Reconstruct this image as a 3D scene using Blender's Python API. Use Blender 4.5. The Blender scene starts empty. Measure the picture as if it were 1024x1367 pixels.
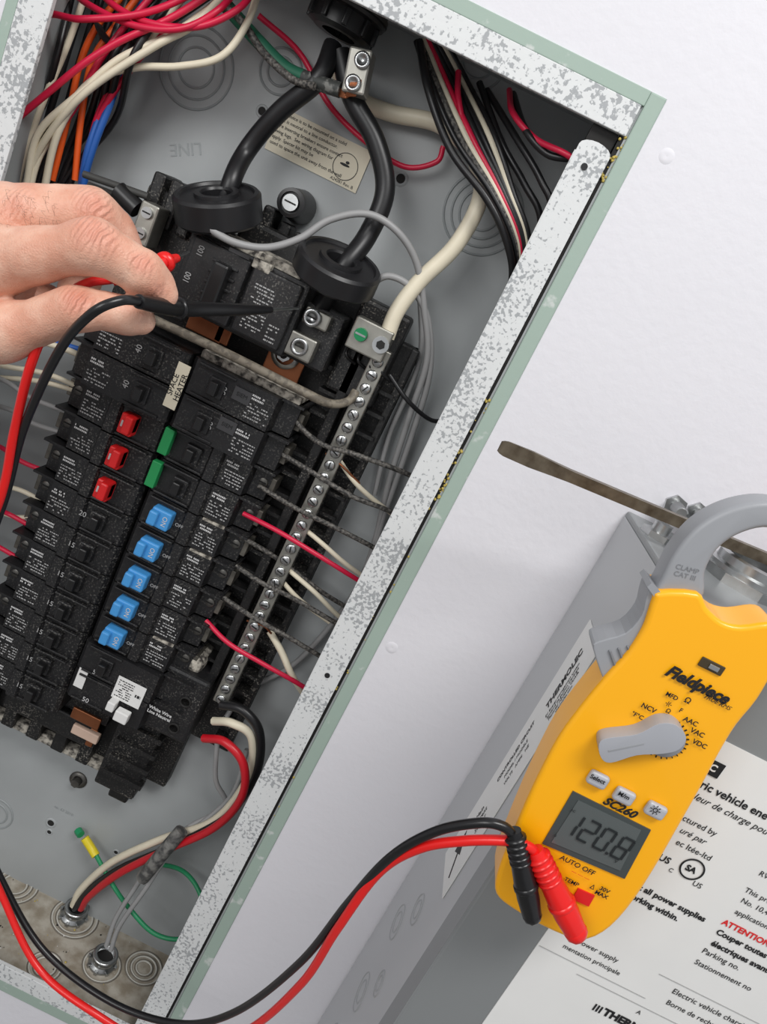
import bpy, bmesh, math, random
from mathutils import Vector, Matrix, Quaternion
random.seed(7)
sc = bpy.context.scene
try:
    sc.view_settings.view_transform = 'Standard'
except Exception: pass
ZO = 1.45            # height of the local origin above the floor
F = 1050.0; D = 0.54
TH = math.radians(26.5); PH = math.radians(17.0)
cT, sT, cP, sP = math.cos(TH), math.sin(TH), math.cos(PH), math.sin(PH)
L0 = Vector((0, cP, -sP)); U0 = Vector((0, sP, cP)); R0 = Vector((1, 0, 0))
CR = R0*cT + U0*sT; CU = -R0*sT + U0*cT
CPOS = Vector((0, -D, 0))
def ray(px, py): return L0*F + CR*(px-512) + CU*(683-py)
def at(px, py, h=0.0):            # survey point: height h in front of the wall
    r = ray(px, py); return CPOS + r*((D-h)/r.y)
def atZ(px, py, z):
    r = ray(px, py); return CPOS + r*(z/r.z)
def atX(px, py, x):
    r = ray(px, py); return CPOS + r*(x/r.x)
def ppm(h): return F/(D-h)
def V(x, z, h): return Vector((x, -h, z))

# ---------------- materials
def lin(c):
    o = []
    for x in c:
        x /= 255.0
        o.append(x/12.92 if x <= .04045 else ((x+.055)/1.055)**2.4)
    return (*o, 1)
MC = {}
def mat(name, col, rough=.5, metal=0, var=0, vscale=40, bump=0, bscale=200, col2=None, thr=None, tw=.05, sss=0, coat=0, detail=4, spec=None):
    if name in MC: return MC[name]
    m = bpy.data.materials.new(name); m.use_nodes = True
    nt = m.node_tree; b = nt.nodes['Principled BSDF']
    c = lin(col)
    b.inputs['Base Color'].default_value = c
    b.inputs['Roughness'].default_value = rough
    b.inputs['Metallic'].default_value = metal
    if spec is not None: b.inputs['Specular IOR Level'].default_value = spec
    if coat: b.inputs['Coat Weight'].default_value = coat
    if sss:
        b.inputs['Subsurface Weight'].default_value = sss
        b.inputs['Subsurface Radius'].default_value = (.006, .003, .002)
    tc = nt.nodes.new('ShaderNodeTexCoord')
    if var or col2:
        n = nt.nodes.new('ShaderNodeTexNoise'); n.inputs['Scale'].default_value = vscale; n.inputs['Detail'].default_value = detail
        nt.links.new(tc.outputs['Object'], n.inputs['Vector'])
        r = nt.nodes.new('ShaderNodeValToRGB')
        if col2 is None: c2 = tuple(min(1, x*(1-var)) for x in c[:3])+(1,)
        else: c2 = lin(col2)
        t = .5 if thr is None else thr
        w = .25 if thr is None else tw
        r.color_ramp.elements[0].position = max(0, t-w); r.color_ramp.elements[0].color = c2
        r.color_ramp.elements[1].position = min(1, t+w); r.color_ramp.elements[1].color = c
        nt.links.new(n.outputs['Fac'], r.inputs['Fac']); nt.links.new(r.outputs['Color'], b.inputs['Base Color'])
    if bump:
        n2 = nt.nodes.new('ShaderNodeTexNoise'); n2.inputs['Scale'].default_value = bscale; n2.inputs['Detail'].default_value = 3
        nt.links.new(tc.outputs['Object'], n2.inputs['Vector'])
        bp = nt.nodes.new('ShaderNodeBump'); bp.inputs['Strength'].default_value = bump; bp.inputs['Distance'].default_value = .001
        nt.links.new(n2.outputs['Fac'], bp.inputs['Height']); nt.links.new(bp.outputs['Normal'], b.inputs['Normal'])
    MC[name] = m; return m
def lipmat():
    m = mat('chipped_lip_paint', (218, 220, 220), .5, bump=.12, bscale=300)
    nt = m.node_tree; b = nt.nodes['Principled BSDF']; tc = nt.nodes.new('ShaderNodeTexCoord')
    def noi(s, d):
        n = nt.nodes.new('ShaderNodeTexNoise'); n.inputs['Scale'].default_value = s; n.inputs['Detail'].default_value = d
        nt.links.new(tc.outputs['Object'], n.inputs['Vector']); return n
    a, c = noi(380, 8), noi(24, 2)
    mr = nt.nodes.new('ShaderNodeMapRange'); mr.inputs['From Min'].default_value = .35; mr.inputs['From Max'].default_value = .65; mr.inputs['To Min'].default_value = -.10; mr.inputs['To Max'].default_value = .07
    nt.links.new(c.outputs['Fac'], mr.inputs['Value'])
    ad = nt.nodes.new('ShaderNodeMath'); ad.operation = 'ADD'; nt.links.new(a.outputs['Fac'], ad.inputs[0]); nt.links.new(mr.outputs['Result'], ad.inputs[1])
    r = nt.nodes.new('ShaderNodeValToRGB'); r.color_ramp.elements[0].position = .39; r.color_ramp.elements[1].position = .44
    r.color_ramp.elements[0].color = lin((160, 163, 165)); r.color_ramp.elements[1].color = lin((214, 216, 216))
    nt.links.new(ad.outputs[0], r.inputs['Fac']); nt.links.new(r.outputs['Color'], b.inputs['Base Color'])
    return m
def dusty(name, base, dust, amt, rough=.42, lo=.02):
    m = mat(name, base, rough, bump=.06, bscale=350)
    nt = m.node_tree; b = nt.nodes['Principled BSDF']; tc = nt.nodes.new('ShaderNodeTexCoord')
    n1 = nt.nodes.new('ShaderNodeTexNoise'); n1.inputs['Scale'].default_value = 700; n1.inputs['Detail'].default_value = 6
    n2 = nt.nodes.new('ShaderNodeTexNoise'); n2.inputs['Scale'].default_value = 28; n2.inputs['Detail'].default_value = 3
    for n in (n1, n2): nt.links.new(tc.outputs['Object'], n.inputs['Vector'])
    a1 = nt.nodes.new('ShaderNodeMapRange'); a1.inputs['From Min'].default_value = .54; a1.inputs['From Max'].default_value = .74
    a2 = nt.nodes.new('ShaderNodeMapRange'); a2.inputs['From Min'].default_value = .45; a2.inputs['From Max'].default_value = .72; a2.inputs['To Min'].default_value = lo; a2.inputs['To Max'].default_value = amt
    nt.links.new(n1.outputs['Fac'], a1.inputs['Value']); nt.links.new(n2.outputs['Fac'], a2.inputs['Value'])
    mu = nt.nodes.new('ShaderNodeMath'); mu.operation = 'MULTIPLY'; nt.links.new(a1.outputs['Result'], mu.inputs[0]); nt.links.new(a2.outputs['Result'], mu.inputs[1])
    mx = nt.nodes.new('ShaderNodeMix'); mx.data_type = 'RGBA'; mx.inputs['A'].default_value = lin(base); mx.inputs['B'].default_value = lin(dust)
    nt.links.new(mu.outputs[0], mx.inputs['Factor']); nt.links.new(mx.outputs['Result'], b.inputs['Base Color'])
    return m
WALL = mat('wall_paint', (220, 219, 224), .7, bump=.35, bscale=130, var=.03, vscale=8)
GREY = mat('enclosure_grey_paint', (168, 172, 173), .42, var=.18, vscale=14, bump=.05, bscale=300, detail=8)
GREYD = mat('enclosure_dusty_paint', (178, 172, 160), .7, col2=(140, 130, 114), vscale=70, thr=.5, tw=.15, bump=.3, bscale=400)
LIP = lipmat()
GREEN = mat('green_flange', (156, 174, 163), .6, col2=(194, 200, 196), vscale=60, thr=.34, tw=.03, bump=.1)
DARK = mat('shadow_gap', (28, 27, 26), .8)
KNOCK = mat('knockout_rim', (146, 151, 152), .45)
KNOCKB = mat('knockout_rim_dusty', (196, 194, 186), .5)
BLK = dusty('black_bakelite', (24, 24, 26), (156, 153, 146), .65, .45, .06)
BLK2 = dusty('black_plastic_base', (16, 16, 17), (160, 155, 146), 1.0, .5, .10)
BLKC = mat('black_abs', (24, 24, 25), .35, bump=.05)
DUST = mat('drywall_dust', (186, 180, 168), .9, col2=(60, 57, 54), vscale=220, thr=.47, tw=.12, bump=.4, bscale=400)
METAL = mat('zinc_steel', (196, 198, 198), .3, 1, var=.25, vscale=120)
DMETAL = mat('dull_terminal_screw', (120, 118, 114), .45, .9, var=.4, vscale=160)
ALU = mat('aluminium_bar', (170, 168, 160), .38, .85, var=.3, vscale=90)
DALU = mat('dull_terminal_plate', (120, 116, 108), .5, .6, var=.5, vscale=160)
COPPER = mat('copper', (176, 112, 78), .38, .9, var=.3, vscale=60)
INK = mat('white_ink', (205, 205, 205), .7)
INKD = mat('dim_ink', (165, 165, 165), .7)
PAPER = mat('cream_label', (222, 214, 192), .6)
WLAB = mat('white_label', (226, 226, 224), .5, var=.04, vscale=30)
KINK = mat('black_ink', (20, 20, 22), .6)
BLUE = mat('blue_handle', (70, 150, 214), .4)
REDH = mat('red_handle', (214, 30, 32), .4)
GRNH = mat('green_sticker', (30, 140, 78), .5)
WBLK = mat('wire_black', (24, 24, 26), .38)
WBLKD = mat('wire_black_dusty', (38, 37, 36), .6, col2=(118, 114, 108), vscale=500, thr=.46, tw=.14, detail=6)
WRED = mat('wire_crimson', (208, 26, 66), .38)
WRED2 = mat('wire_red', (196, 24, 38), .35)
WWHT = mat('wire_cream', (226, 217, 194), .45, var=.1, vscale=60)
WGRY = mat('wire_grey', (150, 150, 150), .45)
WORG = mat('wire_orange', (230, 92, 30), .4)
WBLU = mat('wire_blue', (40, 92, 170), .4)
WGRN = mat('wire_green', (34, 140, 92), .4)
YEL = mat('meter_yellow', (250, 176, 8), .36, coat=.15)
MGRY = mat('meter_grey', (146, 148, 152), .42)
LCD = mat('lcd_glass', (86, 92, 92), .2, coat=.5)
BEZ = mat('lcd_bezel', (66, 72, 72), .3)
LRED = mat('test_lead_red', (226, 28, 26), .3)
LBLK = mat('test_lead_black', (20, 20, 22), .3)
EVG = mat('ev_box_grey', (128, 131, 132), .35, bump=.05, bscale=500)
EVS = mat('ev_box_side_lit', (176, 178, 180), .32)  # lightened box grey: the side's reflected light is put into the colour
STEEL = mat('worn_steel', (128, 118, 102), .42, .8, col2=(86, 74, 60), vscale=120, thr=.45, tw=.2)
YLW = mat('yellow_connector', (226, 205, 40), .4)
FOAM = mat('plaster_crumb', (190, 170, 90), .9, bump=.8, bscale=500)

# ---------------- mesh builder
class MB:
    def __init__(s): s.v = []; s.f = []; s.m = []; s.s = []; s.mats = []
    def mi(s, m):
        if m not in s.mats: s.mats.append(m)
        return s.mats.index(m)
    def add(s, vs, fs, m, smooth=False):
        o = len(s.v); s.v += [Vector(v) for v in vs]; k = s.mi(m)
        for f in fs: s.f.append([i+o for i in f]); s.m.append(k); s.s.append(smooth)
    def bm(s, bm, m, smooth=False, M=None):
        bm.verts.index_update()
        vs = [(M @ v.co if M else v.co.copy()) for v in bm.verts]
        s.add(vs, [[v.index for v in f.verts] for f in bm.faces], m, smooth); bm.free()
    def box(s, c, size, m, bev=0, M=None, seg=2, smooth=False):
        b = bmesh.new(); bmesh.ops.create_cube(b, size=1)
        for v in b.verts: v.co = Vector((v.co.x*size[0], v.co.y*size[1], v.co.z*size[2]))
        if bev: bmesh.ops.bevel(b, geom=b.edges[:], offset=bev, segments=seg, affect='EDGES', profile=.5)
        T = Matrix.Translation(c)
        s.bm(b, m, smooth, T @ M if M else T)
    def ab(s, x0, x1, z0, z1, h0, h1, m, bev=0):   # aligned box, h = height off wall
        s.box(Vector(((x0+x1)/2, -(h0+h1)/2, (z0+z1)/2)), (abs(x1-x0), abs(h1-h0), abs(z1-z0)), m, bev)
    def cyl(s, p0, p1, r0, r1, m, seg=20, cap=True, smooth=True):
        p0 = Vector(p0); p1 = Vector(p1); d = (p1-p0).normalized()
        a = d.orthogonal().normalized(); b = d.cross(a)
        vs = []
        for p, r in ((p0, r0), (p1, r1)):
            for i in range(seg):
                t = 2*math.pi*i/seg; vs.append(p+(a*math.cos(t)+b*math.sin(t))*r)
        s.add(vs, [[i, (i+1) % seg, seg+(i+1) % seg, seg+i] for i in range(seg)], m, smooth)
        if cap:
            s.add(vs[:seg], [list(range(seg))[::-1]], m); s.add(vs[seg:], [list(range(seg))], m)
    def lathe(s, p, axis, prof, m, seg=32, smooth=True, sharp=False):   # prof [(r,t)]
        if sharp:
            for a_, b_ in zip(prof[:-1], prof[1:]): s.lathe(p, axis, [a_, b_], m, seg, smooth)
            return
        p = Vector(p); d = Vector(axis).normalized(); a = d.orthogonal().normalized(); b = d.cross(a); vs = []
        for r, t in prof:
            for i in range(seg):
                q = 2*math.pi*i/seg; vs.append(p+d*t+(a*math.cos(q)+b*math.sin(q))*r)
        fs = []
        n = len(prof)
        for j in range(n-1):
            for i in range(seg):
                fs.append([j*seg+i, j*seg+(i+1) % seg, (j+1)*seg+(i+1) % seg, (j+1)*seg+i])
        s.add(vs, fs, m, smooth)
    def sph(s, c, r, m, sc3=(1, 1, 1), M=None, sub=2):
        b = bmesh.new(); bmesh.ops.create_icosphere(b, subdivisions=sub, radius=r)
        for v in b.verts: v.co = Vector((v.co.x*sc3[0], v.co.y*sc3[1], v.co.z*sc3[2]))
        T = Matrix.Translation(c); s.bm(b, m, True, T @ M if M else T)
    def tube(s, pts, r, m, seg=10, sub=8, taper=None):
        P = crom([Vector(p) for p in pts], sub); n = len(P)
        T = (P[1]-P[0]).normalized(); N = T.orthogonal().normalized(); vs = []
        for i in range(n):
            t = (P[min(i+1, n-1)]-P[max(i-1, 0)]).normalized()
            if i:
                q = T.rotation_difference(t); N = (q @ N).normalized(); T = t
            B = T.cross(N)
            rr = r if taper is None else lerpl(taper, i/(n-1))
            for k in range(seg):
                a = 2*math.pi*k/seg; vs.append(P[i]+(N*math.cos(a)+B*math.sin(a))*rr)
        fs = [[i*seg+k, i*seg+(k+1) % seg, (i+1)*seg+(k+1) % seg, (i+1)*seg+k] for i in range(n-1) for k in range(seg)]
        s.add(vs, fs, m, True)
        s.add(vs[:seg], [list(range(seg))[::-1]], m); s.add(vs[-seg:], [list(range(seg))], m)
    def prism(s, poly, off, m, bev=0, seg=3, smooth=False):   # poly world pts (planar), extruded by off
        b = bmesh.new(); off = Vector(off)
        vs = [b.verts.new(p) for p in poly]; f = b.faces.new(vs)
        g = bmesh.ops.extrude_face_region(b, geom=[f])
        nv = [e for e in g['geom'] if isinstance(e, bmesh.types.BMVert)]
        for v in nv: v.co += off
        bmesh.ops.recalc_face_normals(b, faces=b.faces[:])
        if bev:
            st = set(nv); ed = [e for e in b.edges if (e.verts[0] in st) == (e.verts[1] in st) and len(e.link_faces) == 2 and any(len(q.verts) > 4 for q in e.link_faces)]
            bmesh.ops.bevel(b, geom=ed, offset=bev, segments=seg, affect='EDGES', profile=.5)
        s.bm(b, m, smooth)
    def done(s, name, parent=None, autos=35):
        lo = Vector([min(v[i] for v in s.v) for i in range(3)]); hi = Vector([max(v[i] for v in s.v) for i in range(3)])
        c = (lo+hi)/2
        me = bpy.data.meshes.new(name); me.from_pydata([v-c for v in s.v], [], s.f)
        for m in s.mats: me.materials.append(m)
        me.polygons.foreach_set('material_index', s.m); me.polygons.foreach_set('use_smooth', s.s); me.update()
        o = bpy.data.objects.new(name, me); sc.collection.objects.link(o)
        o.location = c+Vector((0, 0, ZO))
        if parent: par(o, parent)
        return o
def par(o, p):
    o.parent = p; o.matrix_parent_inverse = Matrix.Translation(p.location).inverted()
def lerpl(l, t):
    x = t*(len(l)-1); i = min(int(x), len(l)-2); return l[i]+(l[i+1]-l[i])*(x-i)
def crom(P, sub):
    if len(P) < 3: return P
    Q = [P[0]*2-P[1]]+P+[P[-1]*2-P[-2]]; o = []
    for i in range(1, len(Q)-2):
        a, b, c, d = Q[i-1:i+3]
        for k in range(sub):
            t = k/sub
            o.append(.5*((2*b)+(c-a)*t+(2*a-5*b+4*c-d)*t*t+(3*b-a-3*c+d)*t**3))
    o.append(P[-1].copy()); return o
def text(body, pos, size, m, parent, ex=(1, 0, 0), ey=(0, 0, 1), rot=0, bold=0, shear=0, al='CENTER', name='lettering', sx=1):
    cu = bpy.data.curves.new(name, 'FONT'); cu.body = body; cu.size = size; cu.align_x = al; cu.align_y = 'CENTER'
    cu.offset = bold*size; cu.shear = shear; cu.resolution_u = 3; cu.extrude = 0.00005
    o = bpy.data.objects.new(name, cu); sc.collection.objects.link(o); cu.materials.append(m)
    ex = Vector(ex); ey = Vector(ey); r = math.radians(rot)
    e1 = ex*math.cos(r)+ey*math.sin(r); e2 = -ex*math.sin(r)+ey*math.cos(r); n = e1.cross(e2)
    M = Matrix((e1*sx, e2, n)).transposed().to_4x4(); M.translation = Vector(pos)+Vector((0, 0, ZO))
    o.matrix_world = M
    if parent: par(o, parent)
    return o
def tx(body, px, py, h, cap, m, parent, **k):   # cap height in photo px
    return text(body, at(px, py, h), cap/.7/ppm(h), m, parent, **k)
def wpts(l): return [at(*p) for p in l]

# ---------------- wall and floor
PX0, PX1, PZ0, PZ1 = -.365, .042, -.750, .147
w = MB()
W0, W1, Z0, Z1 = -1.6, 1.6, -ZO, 1.15
for (a, b, c, d) in ((W0, PX0, Z0, Z1), (PX1, W1, Z0, Z1), (PX0, PX1, Z0, PZ0), (PX0, PX1, PZ1, Z1)):
    w.add([V(a, c, 0), V(b, c, 0), V(b, d, 0), V(a, d, 0)], [[0, 1, 2, 3]], WALL)
for (p, q) in (((890, 208), 8), ((523, 864), 8)):
    c = at(*p, 0); w.lathe(c+Vector((0, .0004, 0)), (0, -1, 0), [(q/ppm(0)*1.4, 0), (q/ppm(0), .0007), (q/ppm(0)*.5, .0009), (0.0001, .0007)], WALL, 20)
w.done('wall_front')
fl = MB(); fl.add([(-1.6, 0, -ZO), (-1.6, -3.2, -ZO), (1.6, -3.2, -ZO), (1.6, 0, -ZO)], [[0, 1, 2, 3]], mat('floor_concrete', (150, 148, 144), .7, var=.2, vscale=6))
fl.done('floor')

# ---------------- panel enclosure
e = MB()
HB = -.10
IX0, IX1, IZ0, IZ1 = -.357, .030, -.738, .138
def quad(mb, a, b, c, d, m): mb.add([a, b, c, d], [[0, 1, 2, 3]], m)
t = .0015
e.ab(IX0, IX1, IZ0, IZ1, HB-t, HB, GREY)
e.ab(IX0-t, IX0, IZ0, IZ1, HB, -.001, GREY); e.ab(IX1, IX1+t, IZ0, IZ1, HB, -.001, GREY)
e.ab(IX0, IX1, IZ1, IZ1+t, HB, -.001, GREY); e.ab(IX0, IX1, IZ0-t, IZ0, HB, -.001, GREYD)
e.ab(IX0, -.335, IZ0, IZ1, -.003, .0012, LIP, .0005)
e.ab(-.335, .030, .119, IZ1, -.003, .0012, LIP, .0005)
e.ab(-.335, .008, IZ0, -.720, -.003, .0012, LIP, .0005)
poly = []
xa, xb, zt = .0065, .0275, .104
poly = [V(xa, IZ0, .003), V(xb, IZ0, .003)]
for i in range(9):
    a = math.pi*i/8; poly.append(V((xa+xb)/2+math.cos(a)*(xb-xa)/2, zt+math.sin(a)*.005, .003))
e.prism(poly, (0, .0015, 0), LIP)
e.ab(.0272, .0315, IZ0, IZ1, -.02, -.0015, DARK)
e.ab(xa-.0008, xa+.0006, IZ0, zt-.004, -.012, .0026, LIP)
e.ab(.009, .026, .108, .119, -.03, -.004, DARK)
for p in ((780, 222), (437, 901)):
    c = at(*p, .003); e.cyl(c+Vector((0, .001, 0)), c-Vector((0, .0006, 0)), .0021, .0021, KINK, 16)
e.ab(.0315, PX1, PZ0, PZ1, -.004, .0012, GREEN, .001); e.ab(PX0, IX0, PZ0, PZ1, -.004, .0012, GREEN, .001)
e.ab(IX0, .0315, IZ1, PZ1, -.004, .0010, GREEN, .0005); e.ab(IX0, .0315, PZ0, IZ0, -.004, .0010, GREEN, .0005)
for i in range(70):
    z = random.choice([random.uniform(.09, .12), random.uniform(-.14, -.06), random.uniform(-.14, -.10), random.uniform(-.45, -.1)])
    e.sph(V(random.uniform(.0275, .032), z, -.001), random.uniform(.0005, .0014), FOAM, sub=1)
def knock(c, ax, radii, mb=e, m=None):
    for r in radii:
        mb.lathe(c, ax, [(r-.0009, .0001), (r-.0004, .0009), (r+.0004, .0009), (r+.0009, .0001)], m or KNOCK, 36)
for (px, py, rr) in ((262, 90, (.014, .022, .029)), (645, 285, (.012, .018, .024, .030)), (25, 60, (.012, .02)), (640, 80, (.012, .02)), (-5, 1085, (.012, .018)), (375, 95, (.01, .016))):
    knock(at(px, py, HB+.0001), (0, -1, 0), rr)
for (px, py, rr) in ((20, 1180, (.012, .017, .023)), (192, 1292, (.008, .013, .018)), (60, 1290, (.01, .015)), (100, 1225, (.018, .023)), (136, 1288, (.018,)), (225, 1215, (.011, .016, .021, .025))):
    knock(atZ(px, py, IZ0+.0002), (0, 0, 1), rr, e, KNOCKB)
    knock(atZ(px, py, IZ0-.0001), (0, 0, 1), [r+.0012 for r in rr], e, mat('knock_groove', (110, 104, 94), .7))
for (px, py, r) in ((535, 238, .0035), (350, 148, .003), (155, 1137, .002), (68, 1098, .0035), (66, 1110, .0022)):
    c = at(px, py, HB+.0001); e.lathe(c, (0, -1, 0), [(r*1.7, 0), (r*1.3, .0012), (r, .0004)], GREY, 20); e.cyl(c, c-Vector((0, .0005, 0)), r, r, DARK, 16)
c = at(105, 1040, HB); e.lathe(c, (0, -1, 0), [(.009, 0), (.009, .0015), (.005, .002)], DMETAL, 20); e.cyl(c, c-Vector((0, .008, 0)), .0045, .0045, DMETAL, 6)
for i in range(130):
    x = random.uniform(-.345, -.03); y = random.uniform(.02, .098)
    e.sph(Vector((x, y, IZ0+.0006)), random.uniform(.0004, .0013), random.choice([DUST, FOAM, DARK, WLAB]), (1, 1, .5), sub=1)
enc = e.done('electrical_panel_enclosure')
EMB = mat('embossed_paint', (150, 155, 156), .5)
text('LINE', at(248, 198, HB+.0003), .013, EMB, enc, rot=207, bold=.0)
tx('no. 63 2010', 85, 1082, HB+.0003, 5, KNOCK, enc)

lb = MB(); c = at(425, 200, HB+.0008); lb.box(c, (.078, .0006, .032), PAPER)
lo = lb.done('instruction_label')
lines = ['ing device is to be mounted on a solid', 'that is neutral to a line conductor.', 'fore inserting breakers ensure contact', 'oving lugs.  See wiring diagram for', 'apply. Spacer kit may be', 'used to space the unit away from the wall']
for i, l in enumerate(lines):
    text(l, c+Vector((-.037, -.0005, .0125-.0044*i)), .0036, KINK, lo, al='LEFT', bold=.005)
text('A24281 Rev. B', c+Vector((.026, -.0005, -.0135)), .0032, KINK, lo)
l2 = MB(); l2.lathe(c+Vector((.024, -.0006, -.002)), (0, -1, 0), [(.0095, 0), (.0098, .0001), (.0100, 0)], KINK, 30)
l2.sph(c+Vector((.023, -.0006, -.001)), .0032, KINK, (1.3, .05, .3)); l2.sph(c+Vector((.0245, -.0006, .0012)), .0022, KINK, (.7, .05, .5)); l2.done('label_drawing', lo)

# ---------------- bus base
b = MB()
b.ab(-.275, -.070, -.535, -.045, HB, -.082, BLK2, .002)
b.ab(-.070, -.030, -.47, -.060, HB, -.085, BLK2, .002)
b.ab(-.074, -.066, -.40, -.07, HB, -.062, BLK2, .001)
b.ab(-.036, -.030, -.45, -.06, HB, -.074, BLK2, .001)
for i in range(20):
    z = -.10-.0185*i; b.ab(-.047, -.033, z-.0015, z+.0015, -.088, -.070, BLK2)
    b.ab(-.088, -.068, z-.0015, z+.0015, -.09, -.066, BLK2)
for i in range(7):
    x = -.26+.026*i; b.ab(x, x+.012, -.54, -.50, -.085, -.068, BLK2, .001)
b.ab(-.275, -.13, -.545, -.535, HB, -.075, DUST, .001)
b.ab(-.13, -.09, -.545, -.44, HB, -.060, BLK2, .002)
for i in range(5): b.ab(-.125, -.086, -.455-.018*i, -.450-.018*i, -.065, -.055, BLK2)
b.ab(-.118, -.098, -.575, -.53, HB, -.085, BLK2, .002)
b.ab(-.26, -.14, -.49, -.45, -.085, -.066, BLK2, .002)
b.ab(-.235, -.15, -.515, -.49, -.085, -.060, BLK2, .002)
c = at(388, 270, -.065)
b.lathe(c, (0, -1, 0), [(.013, -.03), (.011, -.004), (.0105, 0), (.008, .0005), (.008, -.002), (.0001, -.002)], BLKC, 28, sharp=True)
b.cyl(c, c-Vector((0, .0015, 0)), .0062, .006, METAL, 20); b.box(c-Vector((0, .0017, 0)), (.009, .0006, .0012), DARK)
for (dx, z0_, z1_, hh_) in ((-.014, -.045, -.012, -.070), (.0, -.045, -.018, -.074), (.015, -.045, -.020, -.068)):
    b.ab(c.x+dx-.005, c.x+dx+.005, z0_, z1_, -.095, hh_, BLK2, .0025)
b.ab(c.x-.03, c.x+.028, -.048, -.026, -.095, -.066, BLK2, .004)
b.ab(-.262, -.215, -.115, -.035, -.09, -.052, BLK2, .003)
for i in range(3): b.ab(-.258+.014*i, -.248+.014*i, -.06, -.025, -.08, -.046, BLK2, .002)
b.ab(-.085, -.045, -.115, -.04, -.09, -.062, BLK2, .003)
for i in range(4):
    b.tube([V(-.080+.010*i, -.075, -.061), V(-.078+.010*i, -.084, -.055), V(-.070+.010*i, -.088, -.061)], .0013, BLKC)
for (px, py, ww, ll) in ((383, 478, .03, .03), (275, 437, .03, .014), (105, 975, .034, .02), (300, 442, .012, .02)):
    c = at(px, py, -.062); b.box(c, (ww, .003, ll), COPPER, .001)
c = at(115, 958, -.055); b.box(c, (.028, .003, .012), COPPER, .001); b.box(c+Vector((.004, .004, -.018)), (.026, .006, .010), mat('copper_label', (205, 178, 160), .5), .001)
c = at(383, 472, -.060); b.lathe(c, (0, -1, 0), [(.0115, 0), (.0115, .004), (.008, .005)], METAL, 24); b.cyl(c, c-Vector((0, .010, 0)), .0058, .0055, METAL, 6); b.cyl(c, c-Vector((0, .0105, 0)), .0034, .003, DARK, 12)
b.tube(wpts([(112, 232, -.035), (198, 262, -.035)]), .0026, mat('blackened_bar', (60, 60, 58), .6), sub=2)
b.tube(wpts([(118, 246, -.045), (205, 278, -.045)]), .0022, mat('blackened_bar', (60, 60, 58), .6), sub=2)
b.done('bus_bar_assembly')

lug = MB()
c = at(200, 300, -.035); lug.box(c, (.014, .02, .030), ALU, .0015)
for dz in (.008, -.007): 
    lug.cyl(c+Vector((0, -.0095, dz)), c+Vector((0, -.0125, dz)), .004, .004, METAL, 16); lug.box(c+Vector((0, -.0127, dz)), (.006, .0005, .001), DARK)
lug.cyl(c+Vector((-.012, 0, .006)), c+Vector((-.03, 0, .012)), .007, .007, BLKC, 16)
lug.cyl(c+Vector((-.012, 0, -.010)), c+Vector((-.028, 0, -.006)), .006, .006, BLKC, 16)
lug.done('line_lug')

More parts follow.
